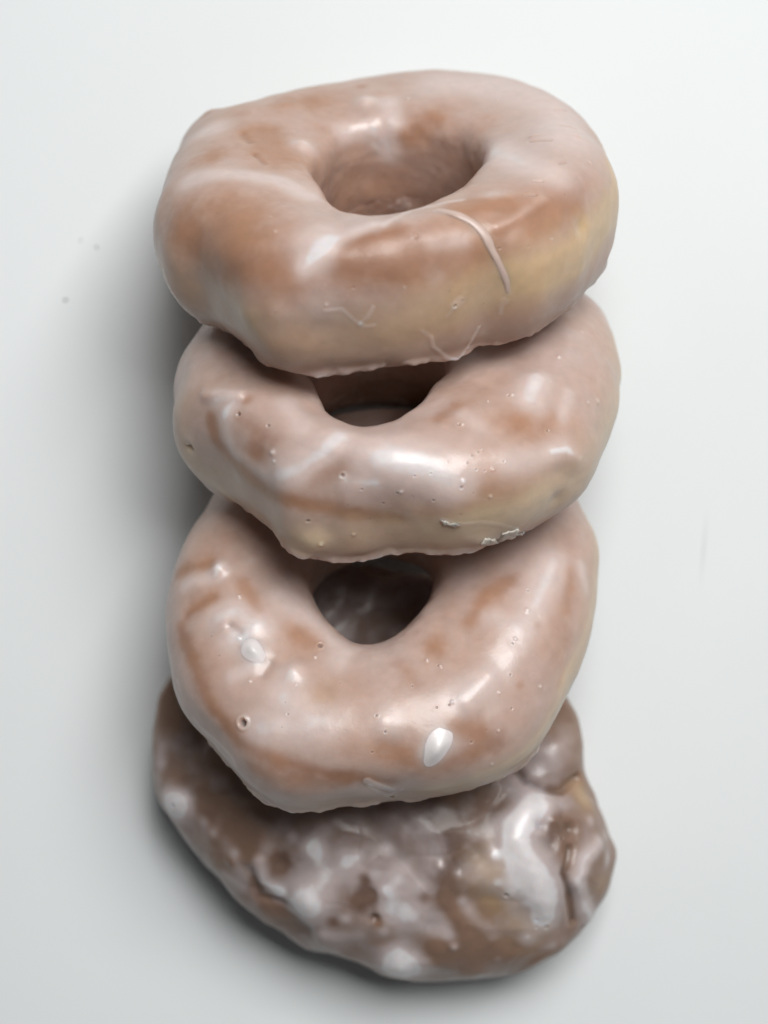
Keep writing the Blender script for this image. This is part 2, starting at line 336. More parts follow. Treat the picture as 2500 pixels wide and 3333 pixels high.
  ('p', 0.45, 0.24, 1, [(2.89, -39.94, 5.35)]),
  ('p', 0.45, 0.24, 1, [(14.78, -39.41, 5.61)]),
  ('p', 0.45, 0.24, 1, [(9.85, -36.72, 11.29)]),
  ('p', 0.45, 0.24, 1, [(20.91, -34.79, 9.86)]),
  ('p', 0.45, 0.24, 1, [(12.51, -40.59, 1.32)]),
  ('p', -0.35, 0.68, 1, [(41.33, -12.55, 8.74)]),
  ('p', -0.35, 0.34, 1, [(38.92, -15.16, 10.37)]),
  ('p', -0.35, 0.41, 1, [(23.2, -18.92, 14.83)]),
  ('p', -0.35, 0.34, 1, [(12.89, -28.38, 14.27)]),
  ('p', -0.35, 0.48, 1, [(33.43, -6.18, 15.42)]),
  ('p', -0.35, 0.34, 1, [(39.15, 5.78, 13.84)]),
  ('p', -0.35, 0.31, 1, [(16.51, -33.79, 12.02)]),
  ('p', -0.35, 0.34, 1, [(18.68, -36.39, 9.1)]),
  ('p', -0.35, 0.41, 1, [(18.27, -38.82, 4.3)]),
  ('p', -0.35, 0.54, 1, [(12.72, -38.8, 8.0)]),
  ('p', -0.35, 0.41, 1, [(0.62, -39.77, 6.4)]),
  ('p', -0.35, 0.27, 1, [(18.18, -21.13, 14.74)]),
 ],
 'low': [
  ('g', 1, 1.98, 1, [(-33.9, 1.2, 15.7)]),
  ('b', 1.2, 1.98, 1, [(-34.2, 1.2, 15.6)]),
  ('g', 0.7, 1.82, 1, [(-41.7, -0.5, 11.9), (-34.9, -0.5, 15.5)]),
  ('b', -0.35, 1.98, 1, [(-42.1, 3.3, 11.2), (-36.6, 2.9, 14.8)]),
  ('b', -0.35, 1.98, 1, [(-41.2, -7.3, 12.1), (-35.5, -5.1, 15.2)]),
  ('g', 1, 3.63, 1, [(-33.8, -10.3, 15.2), (-30.0, -9.3, 15.7), (-25.5, -12.6, 15.5), (-31.2, -15.1, 15.2)]),
  ('b', 0.8, 3.63, 1, [(-32.2, -10.5, 15.5), (-26.8, -12.2, 15.6)]),
  ('b', 0.8, 2.81, 1, [(-27.1, -18.3, 15.0)]),
  ('g', 1.5, 2.81, 1, [(-27.1, -18.3, 15.0)]),
  ('g', 0.6, 1.82, 1, [(-31.3, -23.2, 13.8), (-26.2, -21.0, 14.7)]),
  ('b', 0.9, 2.31, 1, [(-18.6, -23.2, 14.8)]),
  ('g', 0.9, 2.64, 1, [(-18.9, -23.9, 14.9)]),
  ('b', -0.5, 1.65, 1, [(-23.6, -21.2, 14.8), (-24.9, -23.5, 14.6)]),
  ('g', 0.9, 4.62, 1, [(-20.6, -28.9, 14.6), (-17.5, -33.3, 14.2), (-12.8, -34.3, 14.4), (-25.4, -34.4, 12.2)]),
  ('g', 0.5, 2.97, 1, [(-9.5, -21.4, 14.2)]),
  ('g', 0.5, 3.3, 1, [(-21.4, -5.8, 14.7), (-14.2, -10.1, 12.0), (-8.8, -18.2, 13.4)]),
  ('g', -0.8, 2.05, 1, [(-43.7, 4.0, 9.3), (-36.6, 2.9, 14.8)]),
  ('g', -0.9, 1.91, 1, [(-40.8, -7.4, 12.3), (-35.8, -5.4, 15.0)]),
  ('g', -0.8, 2.15, 1, [(-29.3, -2.5, 15.9), (-26.4, -9.1, 15.7)]),
  ('g', -0.7, 2.97, 1, [(-18.0, -14.3, 14.1), (-14.2, -16.4, 13.7)]),
  ('g', -0.9, 2.31, 1, [(-42.6, -10.0, 10.6), (-38.8, -21.3, 11.2), (-36.0, -27.9, 10.1), (-30.3, -35.7, 8.6), (-20.9, -40.9, 9.6), (-11.7, -43.3, 8.2), (0.7, -43.8, 4.5)]),
  ('g', -0.5, 2.64, 1, [(-27.4, -40.3, 6.5), (-18.0, -43.9, 6.3), (-8.7, -44.2, 6.0)]),
  ('y', 0.5, 3.96, 1, [(-12.7, -29.4, 15.0)]),
  ('g', -0.4, 2.97, 1, [(-12.7, -29.0, 15.0)]),
  ('g', 0.8, 0.92, 0.6, [(-4.3, -43.9, 5.7), (-1.2, -44.1, 2.9), (0.6, -44.0, 0.8)]),
  ('b', 0.15, 1.32, 0.8, [(-4.0, -43.9, 5.7), (0.6, -44.0, 1.7)]),
  ('g', 0.4, 0.53, 0.6, [(-43.5, -19.7, 5.6), (-38.9, -29.0, 2.5), (-32.0, -36.9, 3.9), (-25.0, -43.2, -5.1), (-19.9, -44.2, -7.0)]),
  ('p', 1.3, 1.12, 1, [(-29.38, -32.64, 11.25)]),
  ('p', -0.3, 0.53, 1, [(-28.55, -31.96, 11.95)]),
  ('p', 0.3, 0.33, 1, [(-19.99, -32.42, 14.02)]),
  ('p', 0.2, 0.23, 1, [(-20.57, -29.94, 14.43)]),
  ('p', 0.2, 0.23, 1, [(-9.18, -26.16, 15.01)]),
  ('p', -0.2, 0.4, 1, [(-27.84, -24.68, 14.18)]),
  ('p', 0.5, 0.73, 1, [(-13.25, -16.72, 13.58)]),
  ('p', 0.2, 0.23, 1, [(-3.07, -40.36, 11.77)]),
  ('p', 0.3, 0.3, 1, [(-0.3, -37.09, 13.85)]),
  ('p', 0.2, 0.23, 1, [(-21.29, -34.87, 13.16)]),
  ('b', -0.5, 0.99, 0.9, [(-31.7, -12.5, 15.4), (-29.9, -14.0, 15.4)]),
  ('p', -0.3, 0.46, 1, [(-29.95, -15.34, 15.29)]),
  ('p', -0.3, 0.4, 1, [(-14.27, -19.66, 14.19)]),
  ('p', -0.4, 0.46, 1, [(-29.96, -5.74, 15.88)]),
  ('p', 0.2, 0.26, 1, [(-35.77, -13.99, 14.16)]),
  ('p', 0.2, 0.26, 1, [(-34.13, -18.51, 14.17)]),
  ('g', 1.6, 2.89, 1, [(10.8, -38.8, 12.1), (8.9, -40.9, 10.3)]),
  ('g', 0.8, 3.4, 1, [(14.5, -31.2, 14.5), (20.8, -26.5, 14.5), (25.3, -21.4, 14.9), (29.6, -14.5, 15.3), (32.7, -8.1, 15.0), (36.7, 0.7, 14.5)]),
  ('g', 0.7, 3.74, 1, [(0.2, -35.3, 14.6)]),
  ('b', 0.5, 3.06, 1, [(-0.4, -35.3, 14.6)]),
  ('b', 0.6, 3.06, 1, [(16.4, -30.6, 14.4), (21.2, -25.8, 14.6)]),
  ('g', 0.6, 1.87, 1, [(42.6, 1.5, 10.7), (43.4, -2.9, 8.8)]),
  ('g', 0.4, 2.72, 1, [(21.6, -11.8, 15.7), (26.4, -13.9, 15.8)]),
  ('g', -0.8, 2.55, 1, [(18.3, -13.0, 15.4), (21.9, -6.8, 15.4), (27.0, -3.6, 15.4)]),
  ('g', -0.9, 3.06, 1, [(10.8, -18.4, 15.0)]),
  ('g', -0.8, 3.23, 1, [(14.0, -35.6, 13.2), (22.0, -37.9, 8.4), (8.9, -42.4, 7.8), (-0.6, -39.4, 12.2)]),
  ('g', -0.5, 2.72, 1, [(38.7, -15.1, 10.1)]),
  ('g', -0.5, 1.19, 1, [(27.8, -26.8, 12.3)]),
  ('g', -0.5, 1.7, 1, [(40.0, -0.3, 12.7), (38.7, -9.4, 12.0)]),
  ('g', -0.4, 2.04, 1, [(3.2, -22.5, 15.2), (6.3, -27.6, 15.6)]),
  ('y', 1.6, 2.89, 1, [(46.3, 15.0, 4.7), (45.9, -2.7, 2.6), (39.7, -18.9, 5.1), (32.3, -33.2, 1.3), (22.0, -41.1, 1.5), (8.8, -44.0, -0.4)]),  # pale edge; its extra strength paints light glowing through the right rim
  ('g', -0.5, 1.19, 1, [(32.1, -14.2, 14.6)]),
  ('g', 0.5, 0.54, 0.6, [(-4.1, -44.1, 4.3), (-0.3, -43.8, -2.5), (2.6, -44.0, 0.9)]),
  ('p', 0.7, 0.61, 1, [(0.65, -43.72, -3.2)]),
  ('p', 0.35, 0.31, 1, [(25.78, -25.01, 13.66)]),
  ('p', 0.35, 0.34, 1, [(12.89, -31.86, 14.57)]),
  ('p', 0.35, 0.31, 1, [(10.31, -32.38, 14.84)]),
  ('p', 0.35, 0.37, 1, [(-0.32, -36.93, 13.94)]),
  ('p', 0.35, 0.34, 1, [(17.13, -38.25, 10.27)]),
  ('p', 0.35, 0.27, 1, [(-3.11, -40.37, 11.77)]),
  ('p', 0.35, 0.37, 1, [(25.72, -31.55, 11.27)]),
  ('p', 0.35, 0.31, 1, [(10.96, -23.07, 15.26)]),
  ('p', 0.35, 0.27, 1, [(5.55, -27.73, 15.66)]),
  ('p', 0.35, 0.37, 1, [(-1.97, -33.9, 15.1)]),
  ('p', 0.35, 0.27, 1, [(26.61, -18.57, 15.22)]),
  ('p', 0.35, 0.31, 1, [(30.5, -6.38, 15.39)]),
  ('p', 0.35, 0.24, 1, [(20.22, -35.99, 10.98)]),
  ('p', -0.3, 0.37, 1, [(8.75, -21.71, 15.1)]),
  ('p', -0.3, 0.37, 1, [(11.5, -23.36, 15.29)]),
  ('p', -0.3, 0.37, 1, [(31.95, -26.24, 10.2)]),
  ('p', -0.3, 0.37, 1, [(13.5, -31.27, 14.62)]),
  ('p', -0.3, 0.34, 1, [(27.15, -17.71, 15.29)]),
  ('p', -0.3, 0.54, 1, [(30.02, -11.22, 15.37)]),
  ('p', -0.3, 0.31, 1, [(23.3, -28.85, 13.27)]),
  ('p', -0.3, 0.34, 1, [(21.25, -40.66, 4.54)]),
  ('p', -0.3, 0.34, 1, [(22.83, -35.86, 10.11)]),
 ],
 'fritter': [
  ('g', 2.43, 4.49, 1, [(-46.1, -5.0, 10.9)]),
  ('b', 1.2, 4.08, 1, [(-45.7, -4.6, 11.2)]),
  ('p', 0.5, 0.61, 1, [(-46.26, -5.1, 10.82)]),
  ('g', 1.08, 2.99, 1, [(-14.9, -14.4, 20.1)]),
  ('g', 1.08, 2.81, 1, [(-8.0, -16.4, 20.3)]),
  ('g', 1.62, 5.61, 1, [(-16.7, -26.0, 17.0)]),
  ('b', 1.2, 4.76, 1, [(-16.7, -25.6, 17.2)]),
  ('g', 1.215, 1.87, 1, [(-27.4, -16.9, 17.5), (-26.5, -21.4, 15.4), (-23.0, -23.6, 15.2)]),
  ('b', 0.44000000000000006, 1.7, 1, [(-27.4, -16.9, 17.5), (-26.5, -21.4, 15.4), (-23.0, -23.6, 15.2)]),
  ('g', 0.945, 3.74, 1, [(-13.2, -19.1, 19.0)]),
  ('g', 1.7550000000000001, 4.49, 1, [(2.8, -41.7, 10.1)]),
  ('b', 1, 3.74, 1, [(2.8, -41.3, 10.5)]),
  ('g', -0.9, 3.06, 1, [(-22.9, -17.1, 18.2)]),
  ('b', -0.84, 2.72, 1, [(-22.9, -17.1, 18.2)]),
  ('g', -0.8, 3.74, 1, [(-17.9, -33.0, 11.4), (-23.3, -31.6, 9.7)]),
  ('b', -0.84, 2.72, 1, [(-16.9, -33.1, 12.6)]),
  ('g', -0.6, 1.36, 1, [(-2.1, -29.6, 18.1)]),
  ('b', -1, 1.19, 1, [(-2.1, -29.4, 18.1)]),
  ('g', -0.7, 3.06, 1, [(-44.3, -0.4, 11.5), (-38.8, -6.0, 13.6)]),
  ('g', 0.675, 2.24, 1, [(-34.8, -13.1, 15.5), (-30.7, -20.9, 14.3)]),
  ('g', -0.8, 1.53, 1, [(-33.8, -17.4, 14.7)]),
  ('g', -0.6, 2.04, 1, [(-2.1, -23.4, 20.0), (-4.5, -26.7, 19.1)]),
  ('g', -0.8, 2.04, 1, [(-29.3, -21.6, 14.3), (-26.7, -26.1, 12.5), (-19.7, -31.3, 11.4)]),
  ('b', -0.7, 1.36, 1, [(-29.6, -19.3, 15.8), (-27.4, -25.4, 12.6), (-22.4, -26.6, 13.7)]),
  ('g', 0.54, 2.24, 1, [(-50.1, 7.1, 6.1), (-50.7, 0.1, 6.6)]),
  ('g', 0.675, 2.24, 1, [(-10.9, -33.8, 14.6), (-5.6, -33.6, 15.4)]),
  ('g', 1.7550000000000001, 4.36, 1, [(33.7, -5.2, 16.3), (29.1, -8.8, 19.2), (28.7, -13.4, 20.2), (32.4, -19.0, 19.3), (35.1, -23.7, 17.5), (35.0, -29.1, 14.3)]),
  ('b', 1.2, 3.96, 1, [(31.8, -6.1, 17.5), (29.1, -11.6, 19.9), (33.5, -19.8, 19.0), (35.3, -27.9, 14.9)]),
  ('g', 1.35, 2.18, 1, [(47.4, -13.9, 12.3), (44.1, -16.7, 15.6), (42.6, -21.1, 16.0), (44.6, -28.0, 10.3), (46.3, -32.3, 4.0)]),
  ('b', 0.44000000000000006, 1.98, 1, [(47.4, -13.9, 12.3), (42.6, -21.1, 16.0), (46.2, -31.5, 5.7)]),
  ('g', 0.81, 1.98, 1, [(50.0, -17.8, 9.1)]),
  ('g', 1.35, 4.75, 1, [(5.0, -28.3, 18.6), (11.3, -30.8, 17.0)]),
  ('g', 1.62, 4.75, 1, [(3.3, -38.7, 12.6), (6.2, -40.8, 11.5)]),
  ('b', 1, 3.96, 1, [(4.0, -39.6, 11.8)]),
  ('g', 0.945, 1.03, 1, [(12.3, -17.2, 21.2)]),
  ('b', 0.44000000000000006, 1.01, 1, [(12.3, -17.2, 21.2)]),
  ('g', 0.81, 1.39, 1, [(15.4, -36.2, 15.7)]),
  ('b', 0.44000000000000006, 1.26, 1, [(15.4, -36.2, 15.7)]),
  ('g', 0.945, 1.58, 1, [(0.6, -13.6, 20.9)]),
  ('g', 0.81, 1.78, 1, [(24.0, -15.1, 20.6)]),
  ('b', 0.33, 1.62, 1, [(23.6, -15.1, 20.5)]),
  ('g', 0.54, 2.38, 1, [(18.6, -27.3, 18.0)]),
  ('g', 0.54, 2.38, 1, [(32.1, -34.9, 12.8)]),
  ('g', -1.3, 3.6, 1, [(37.8, -9.2, 16.5), (38.8, -11.4, 16.8)]),
  ('b', -1.26, 1.62, 1, [(34.0, -9.0, 17.8)]),
  ('b', -1.26, 1.8, 1, [(41.0, -10.1, 15.4)]),
  ('b', 0.66, 1.62, 1, [(37.4, -8.1, 16.3)]),
  ('b', -0.63, 2.16, 1, [(36.5, -13.0, 18.1)]),
  ('g', -1.4, 0.86, 1, [(41.3, -13.6, 16.3), (39.5, -19.7, 17.5), (41.1, -25.0, 14.5), (42.2, -31.8, 9.8)]),
  ('b', -0.9, 1.22, 1, [(40.9, -14.3, 16.7), (39.5, -19.7, 17.5), (41.1, -25.0, 14.5), (42.2, -31.4, 10.0)]),
  ('g', -0.8, 3.96, 1, [(14.8, -17.7, 20.8), (14.1, -21.4, 20.2)]),
  ('b', -0.84, 2.16, 1, [(20.3, -14.8, 20.7), (17.0, -17.7, 20.7)]),
  ('g', -0.8, 2.52, 1, [(13.1, -25.6, 19.1), (16.8, -31.1, 17.5)]),
  ('g', -0.6, 4.32, 1, [(24.1, -26.6, 17.6)]),
  ('y', 0.4, 4.32, 1, [(24.0, -19.5, 20.7)]),
  ('g', -0.6, 2.88, 1, [(48.8, -23.3, 9.4)]),
  ('g', -0.7, 3.96, 1, [(20.5, -35.1, 15.5), (30.1, -40.0, 10.2)]),
  ('b', -1.3, 1.22, 1, [(29.6, 2.8, 12.3), (31.4, 0.3, 13.4), (35.5, -1.6, 13.0), (39.3, -2.2, 11.5), (43.0, 0.3, 7.6)]),
  ('g', -0.7, 0.94, 1, [(29.6, 2.8, 12.3), (31.4, 0.3, 13.4), (35.5, -1.6, 13.0), (39.3, -2.2, 11.5), (43.0, 0.3, 7.6)]),
  ('b', 3.0, 6.12, 1, [(38.0, 7.2, 8.8)]),
  ('g', 0.405, 4.75, 1, [(38.4, 6.5, 9.0)]),
  ('y', 0.9, 3.96, 1, [(44.4, -3.7, 8.3)]),
  ('g', -0.5, 2.88, 1, [(44.3, -4.3, 9.3)]),
  ('g', -0.8, 3.6, 1, [(20.4, -8.7, 19.7), (24.1, -4.7, 17.2)]),
  ('p', 0.6, 0.72, 1, [(26.8, -23.87, 18.64)]),
  ('p', 0.6, 0.54, 1, [(33.51, -29.82, 14.41)]),
  ('p', 0.6, 0.72, 1, [(35.85, -31.98, 12.83)]),
  ('p', 0.6, 0.43, 1, [(33.56, -31.79, 13.77)]),
  ('p', 0.6, 0.43, 1, [(39.21, -11.91, 16.82)]),
  ('p', 0.6, 0.54, 1, [(44.62, -33.27, 6.31)]),
  ('p', 0.6, 0.29, 1, [(42.44, -23.34, 14.9)]),
  ('p', 0.6, 0.32, 1, [(22.5, -3.27, 16.85)]),
  ('g', 0.8, 3.74, 1, [(-0.1, -27.0, 19.0), (3.0, -20.5, 20.8)]),
  ('g', 0.7, 2.04, 1, [(-13.1, -9.5, 20.7), (-15.9, -13.0, 20.3)]),
  ('g', 0.6, 2.38, 1, [(-25.6, -14.0, 18.2)]),
  ('g', -0.9, 2.04, 1, [(-3.8, -20.5, 20.7), (-5.6, -24.8, 19.9)]),
  ('g', -1, 4.32, 1, [(12.3, -5.0, 20.0), (14.8, -12.2, 21.0)]),
  ('g', 0.5, 3.24, 1, [(29.6, -25.6, 17.4), (26.5, -19.6, 20.3)]),
  ('g', 0.5, 2.16, 1, [(20.5, -29.2, 17.4), (23.9, -33.7, 15.3)]),
  ('g', -0.8, 1.7, 1, [(-11.1, -30.2, 16.9)]),
  ('g', 0.6, 1.87, 1, [(-31.6, -23.1, 12.0), (-35.1, -20.6, 12.2)]),
  ('g', -0.7, 2.04, 1, [(-9.6, -39.8, 7.8)]),
  ('g', -0.9, 2.88, 1, [(11.3, -36.6, 15.5), (19.6, -41.1, 11.6)]),
  ('g', 0.6, 1.44, 1, [(25.5, -39.2, 12.1)]),
  ('g', -0.7, 1.44, 1, [(-2.6, -23.2, 20.1), (-1.2, -30.2, 17.8)]),
  ('g', -0.6, 1.8, 1, [(8.7, -24.4, 19.9)]),
  ('b', 0.7, 2.04, 1, [(-33.5, -17.3, 14.9)]),
  ('g', 0.7, 1.53, 1, [(-20.1, -11.1, 19.2)]),
  ('g', 0.7, 1.53, 1, [(-5.6, -15.3, 20.8)]),
  ('g', 0.7, 1.53, 1, [(-2.1, -19.5, 20.8)]),
  ('g', 0.7, 1.53, 1, [(-23.7, -23.6, 14.9)]),
  ('g', 0.7, 1.53, 1, [(-32.7, -15.1, 16.0)]),
  ('g', 0.7, 1.53, 1, [(-37.7, -11.2, 14.2)]),
  ('g', 0.7, 1.53, 1, [(-50.0, 3.3, 7.0)]),
  ('g', 0.7, 1.53, 1, [(-8.4, -29.3, 17.8)]),
  ('g', 0.7, 1.53, 1, [(-0.1, -32.3, 16.8)]),
  ('g', 0.7, 1.53, 1, [(-13.3, -33.5, 14.3)]),
  ('g', 0.7, 1.53, 1, [(-39.9, -8.9, 13.2)]),
  ('g', 0.6, 1.62, 1, [(0.3, -22.5, 20.4)]),
  ('g', 0.6, 1.62, 1, [(7.6, -21.7, 20.5)]),
  ('g', 0.6, 1.62, 1, [(17.1, -25.3, 18.7)]),
  ('g', 0.6, 1.62, 1, [(14.2, -33.4, 16.8)]),
  ('g', 0.6, 1.62, 1, [(24.3, -21.0, 20.2)]),
  ('g', 0.6, 1.62, 1, [(31.7, -34.1, 13.3)]),
  ('g', 0.6, 1.62, 1, [(37.6, -37.1, 9.4)]),
  ('g', 0.6, 1.62, 1, [(45.9, -8.8, 11.9)]),
  ('g', 0.6, 1.62, 1, [(35.4, -2.3, 13.4)]),
  ('g', 0.6, 1.62, 1, [(49.8, -12.8, 7.3)]),
  ('y', 0.7, 6.12, 1, [(25.9, -23.5, 18.9), (33.6, -31.8, 13.8), (22.1, -17.6, 20.9)]),
  ('g', 0.35, 5.4, 1, [(25.9, -23.5, 18.9), (24.2, -31.3, 16.1)]),
  ('y', 0.5, 3.24, 1, [(48.8, -23.3, 9.4)]),
 ],
}
PARTS = {
 'top': [
  ('ridge', 0.85, [((9.5, -29.21, 13.77), (-0.08, 0.08, 0.99)), ((13.1, -31.35, 13.71), (0.08, -0.26, 0.96)), ((16.38, -32.64, 12.44), (0.22, -0.61, 0.76)), ((18.71, -34.09, 9.94), (0.29, -0.78, 0.55)), ((20.15, -34.92, 7.2), (0.26, -0.92, 0.3)), ((21.3, -35.43, 4.31), (0.14, -0.97, 0.18)), ((22.82, -35.33, 0.38), (0.07, -1.0, -0.03)), ((23.05, -35.23, -2.13), (0.04, -1.0, -0.02))]),
 ],
 'mid': [
  ('flake', 0.0, [((20.14, -34.7, -10.33), (0.26, -0.64, -0.72)), ((21.04, -37.25, -6.14), (0.28, -0.9, -0.34)), ((22.65, -36.81, -5.88), (0.32, -0.88, -0.35)), ((24.27, -36.06, -5.87), (0.46, -0.81, -0.35)), ((24.49, -32.84, -9.96), (-0.45, 0.56, 0.7)), ((22.68, -33.25, -10.56), (-0.3, 0.57, 0.77))]),
  ('flake', 0.0, [((16.27, -38.19, -7.22), (0.25, -0.88, -0.4)), ((17.5, -38.36, -5.86), (0.25, -0.91, -0.32)), ((19.48, -37.29, -7.12), (0.26, -0.88, -0.4)), ((20.49, -34.67, -10.23), (0.26, -0.64, -0.72)), ((18.32, -36.26, -9.38), (0.26, -0.77, -0.59))]),
  ('flake', 0.0, [((24.38, -32.88, -10.0), (-0.42, 0.58, 0.7)), ((25.23, -32.64, -9.64), (0.47, -0.58, -0.67)), ((25.92, -32.44, -9.32), (0.47, -0.58, -0.67)), ((25.14, -32.66, -9.68), (0.47, -0.58, -0.67))]),
  ('flake', 0.0, [((8.53, -40.76, 0.18), (-0.09, -1.0, -0.02)), ((10.36, -40.77, -0.53), (0.04, -0.99, -0.1)), ((12.26, -40.54, -1.19), (0.15, -0.98, -0.1)), ((11.32, -40.6, -1.54), (0.07, -0.99, -0.14)), ((9.11, -40.71, -0.89), (-0.06, -0.99, -0.11))]),
 ],
 'low': [
  ('drop', 2.86, [((10.78, -38.63, 12.16), (0.17, -0.59, 0.79)), ((9.26, -40.63, 10.55), (0.11, -0.78, 0.62))]),
  ('drop', 2.38, [((-27.11, -18.18, 15.05), (-0.02, -0.13, 0.99)), ((-26.79, -18.69, 14.99), (-0.02, -0.13, 0.99))]),
  ('flake', 0.0, [((-5.39, -43.71, -6.42), (0.08, -0.97, -0.23)), ((-4.48, -42.91, -8.53), (-0.07, 0.91, 0.41)), ((-4.71, -42.93, -8.52), (-0.07, 0.91, 0.41)), ((-5.33, -42.97, -8.53), (-0.07, 0.91, 0.41))]),
 ],
 'fritter': [
 ],
}
#FEATS-END

# ------------------------------------------------------------------ materials
def newmat(name):
    m = bpy.data.materials.new(name); m.use_nodes = True
    nt = m.node_tree; b = nt.nodes['Principled BSDF']
    return m, nt, b

def inp(b, name, val): b.inputs[name].default_value = val

def pastry_material(name='glazed_pastry', sss=0.8):
    m, nt, b = newmat(name)
    L = nt.links.new
    at = nt.nodes.new('ShaderNodeAttribute'); at.attribute_name = 'tone'
    gl = nt.nodes.new('ShaderNodeAttribute'); gl.attribute_name = 'glaze'
    tc = nt.nodes.new('ShaderNodeTexCoord')
    # fine mottling of the crust seen through the glaze
    n1 = nt.nodes.new('ShaderNodeTexNoise'); n1.inputs['Scale'].default_value = 420; n1.inputs['Detail'].default_value = 4
    L(tc.outputs['Object'], n1.inputs['Vector'])
    mr = nt.nodes.new('ShaderNodeMapRange'); L(n1.outputs['Fac'], mr.inputs['Value'])
    mr.inputs['From Min'].default_value = 0.3; mr.inputs['From Max'].default_value = 0.7
    mr.inputs['To Min'].default_value = 0.96; mr.inputs['To Max'].default_value = 1.03
    mx = nt.nodes.new('ShaderNodeMix'); mx.data_type = 'RGBA'; mx.blend_type = 'MULTIPLY'
    mx.inputs['Factor'].default_value = 1.0
    L(at.outputs['Color'], mx.inputs['A']); L(mr.outputs['Result'], mx.inputs['B'])
    L(mx.outputs['Result'], b.inputs['Base Color'])
    inp(b, 'Subsurface Weight', sss); inp(b, 'Subsurface Scale', 0.004)
    b.inputs['Subsurface Radius'].default_value = (1.0, 0.62, 0.42)
    rr = nt.nodes.new('ShaderNodeMapRange'); L(gl.outputs['Fac'], rr.inputs['Value'])
    rr.inputs['To Min'].default_value = 0.44; rr.inputs['To Max'].default_value = 0.37
    L(rr.outputs['Result'], b.inputs['Roughness'])
    inp(b, 'Specular IOR Level', 0.5)
    inp(b, 'Coat Weight', 0.20); inp(b, 'Coat Roughness', 0.20); inp(b, 'Coat IOR', 1.45)
    n2 = nt.nodes.new('ShaderNodeTexNoise'); n2.inputs['Scale'].default_value = 260; n2.inputs['Detail'].default_value = 5
    n2.inputs['Roughness'].default_value = 0.6
    L(tc.outputs['Object'], n2.inputs['Vector'])
    bp = nt.nodes.new('ShaderNodeBump'); bp.inputs['Strength'].default_value = 0.30; bp.inputs['Distance'].default_value = 0.0003
    # a sprinkling of tiny air bubbles and sugar grains under the skin
    vo = nt.nodes.new('ShaderNodeTexVoronoi'); vo.inputs['Scale'].default_value = 430; L(tc.outputs['Object'], vo.inputs['Vector'])
    d = nt.nodes.new('ShaderNodeMapRange'); L(vo.outputs['Distance'], d.inputs['Value'])
    d.inputs['From Min'].default_value = 0.02; d.inputs['From Max'].default_value = 0.16; d.inputs['To Min'].default_value = 1; d.inputs['To Max'].default_value = 0
    sp = nt.nodes.new('ShaderNodeSeparateColor'); L(vo.outputs['Color'], sp.inputs['Color'])
    pick = nt.nodes.new('ShaderNodeMath'); pick.operation = 'LESS_THAN'; pick.inputs[1].default_value = 0.16; L(sp.outputs[0], pick.inputs[0])
    dots = nt.nodes.new('ShaderNodeMath'); dots.operation = 'MULTIPLY'; L(d.outputs['Result'], dots.inputs[0]); L(pick.outputs[0], dots.inputs[1])
    n3 = nt.nodes.new('ShaderNodeTexNoise'); n3.inputs['Scale'].default_value = 1500; n3.inputs['Detail'].default_value = 2; L(tc.outputs['Object'], n3.inputs['Vector'])
    a1 = nt.nodes.new('ShaderNodeMath'); a1.operation = 'MULTIPLY_ADD'; a1.inputs[1].default_value = 0.22; L(n3.outputs['Fac'], a1.inputs[0]); L(n2.outputs['Fac'], a1.inputs[2])
    a2 = nt.nodes.new('ShaderNodeMath'); a2.operation = 'MULTIPLY_ADD'; a2.inputs[1].default_value = 0.35; L(dots.outputs[0], a2.inputs[0]); L(a1.outputs[0], a2.inputs[2])
    L(a2.outputs[0], bp.inputs['Height']); L(bp.outputs['Normal'], b.inputs['Normal']); L(bp.outputs['Normal'], b.inputs['Coat Normal'])
    return m

def icing_material(name, col, rough=0.3):
    m, nt, b = newmat(name)
    L = nt.links.new
    tc = nt.nodes.new('ShaderNodeTexCoord')
    n = nt.nodes.new('ShaderNodeTexNoise'); n.inputs['Scale'].default_value = 500; n.inputs['Detail'].default_value = 3
    L(tc.outputs['Object'], n.inputs['Vector'])
    cr = nt.nodes.new('ShaderNodeValToRGB'); L(n.outputs['Fac'], cr.inputs['Fac'])
    cr.color_ramp.elements[0].color = tuple(c * 0.9 for c in col) + (1,); cr.color_ramp.elements[0].position = 0.3
    cr.color_ramp.elements[1].color = tuple(col) + (1,); cr.color_ramp.elements[1].position = 0.7
    L(cr.outputs['Color'], b.inputs['Base Color'])
    inp(b, 'Roughness', rough); inp(b, 'Subsurface Weight', 0.7); inp(b, 'Subsurface Scale', 0.002)
    b.inputs['Subsurface Radius'].default_value = (1, 0.8, 0.7)
    inp(b, 'Coat Weight', 0.3); inp(b, 'Coat Roughness', 0.2)
    bp = nt.nodes.new('ShaderNodeBump'); bp.inputs['Strength'].default_value = 0.3; bp.inputs['Distance'].default_value = 0.0003
    L(n.outputs['Fac'], bp.inputs['Height']); L(bp.outputs['Normal'], b.inputs['Normal'])
    return m

M_PASTRY = pastry_material()
M_DRY = pastry_material('set_icing', 0.0)
M_FLAKE = icing_material('dry_glaze_flake', (0.56, 0.50, 0.43), 0.5)

# ------------------------------------------------------------------ mesh making
def make_mesh(name, pts, faces, mat, parent):
    me = bpy.data.meshes.new(name)
    me.from_pydata([tuple(p) for p in pts], [], faces)
    me.materials.append(mat)
    me.polygons.foreach_set('use_smooth', [True] * len(me.polygons))
    me.update()
    o = bpy.data.objects.new(name, me); C.objects.link(o)
    o.parent = parent
    return o

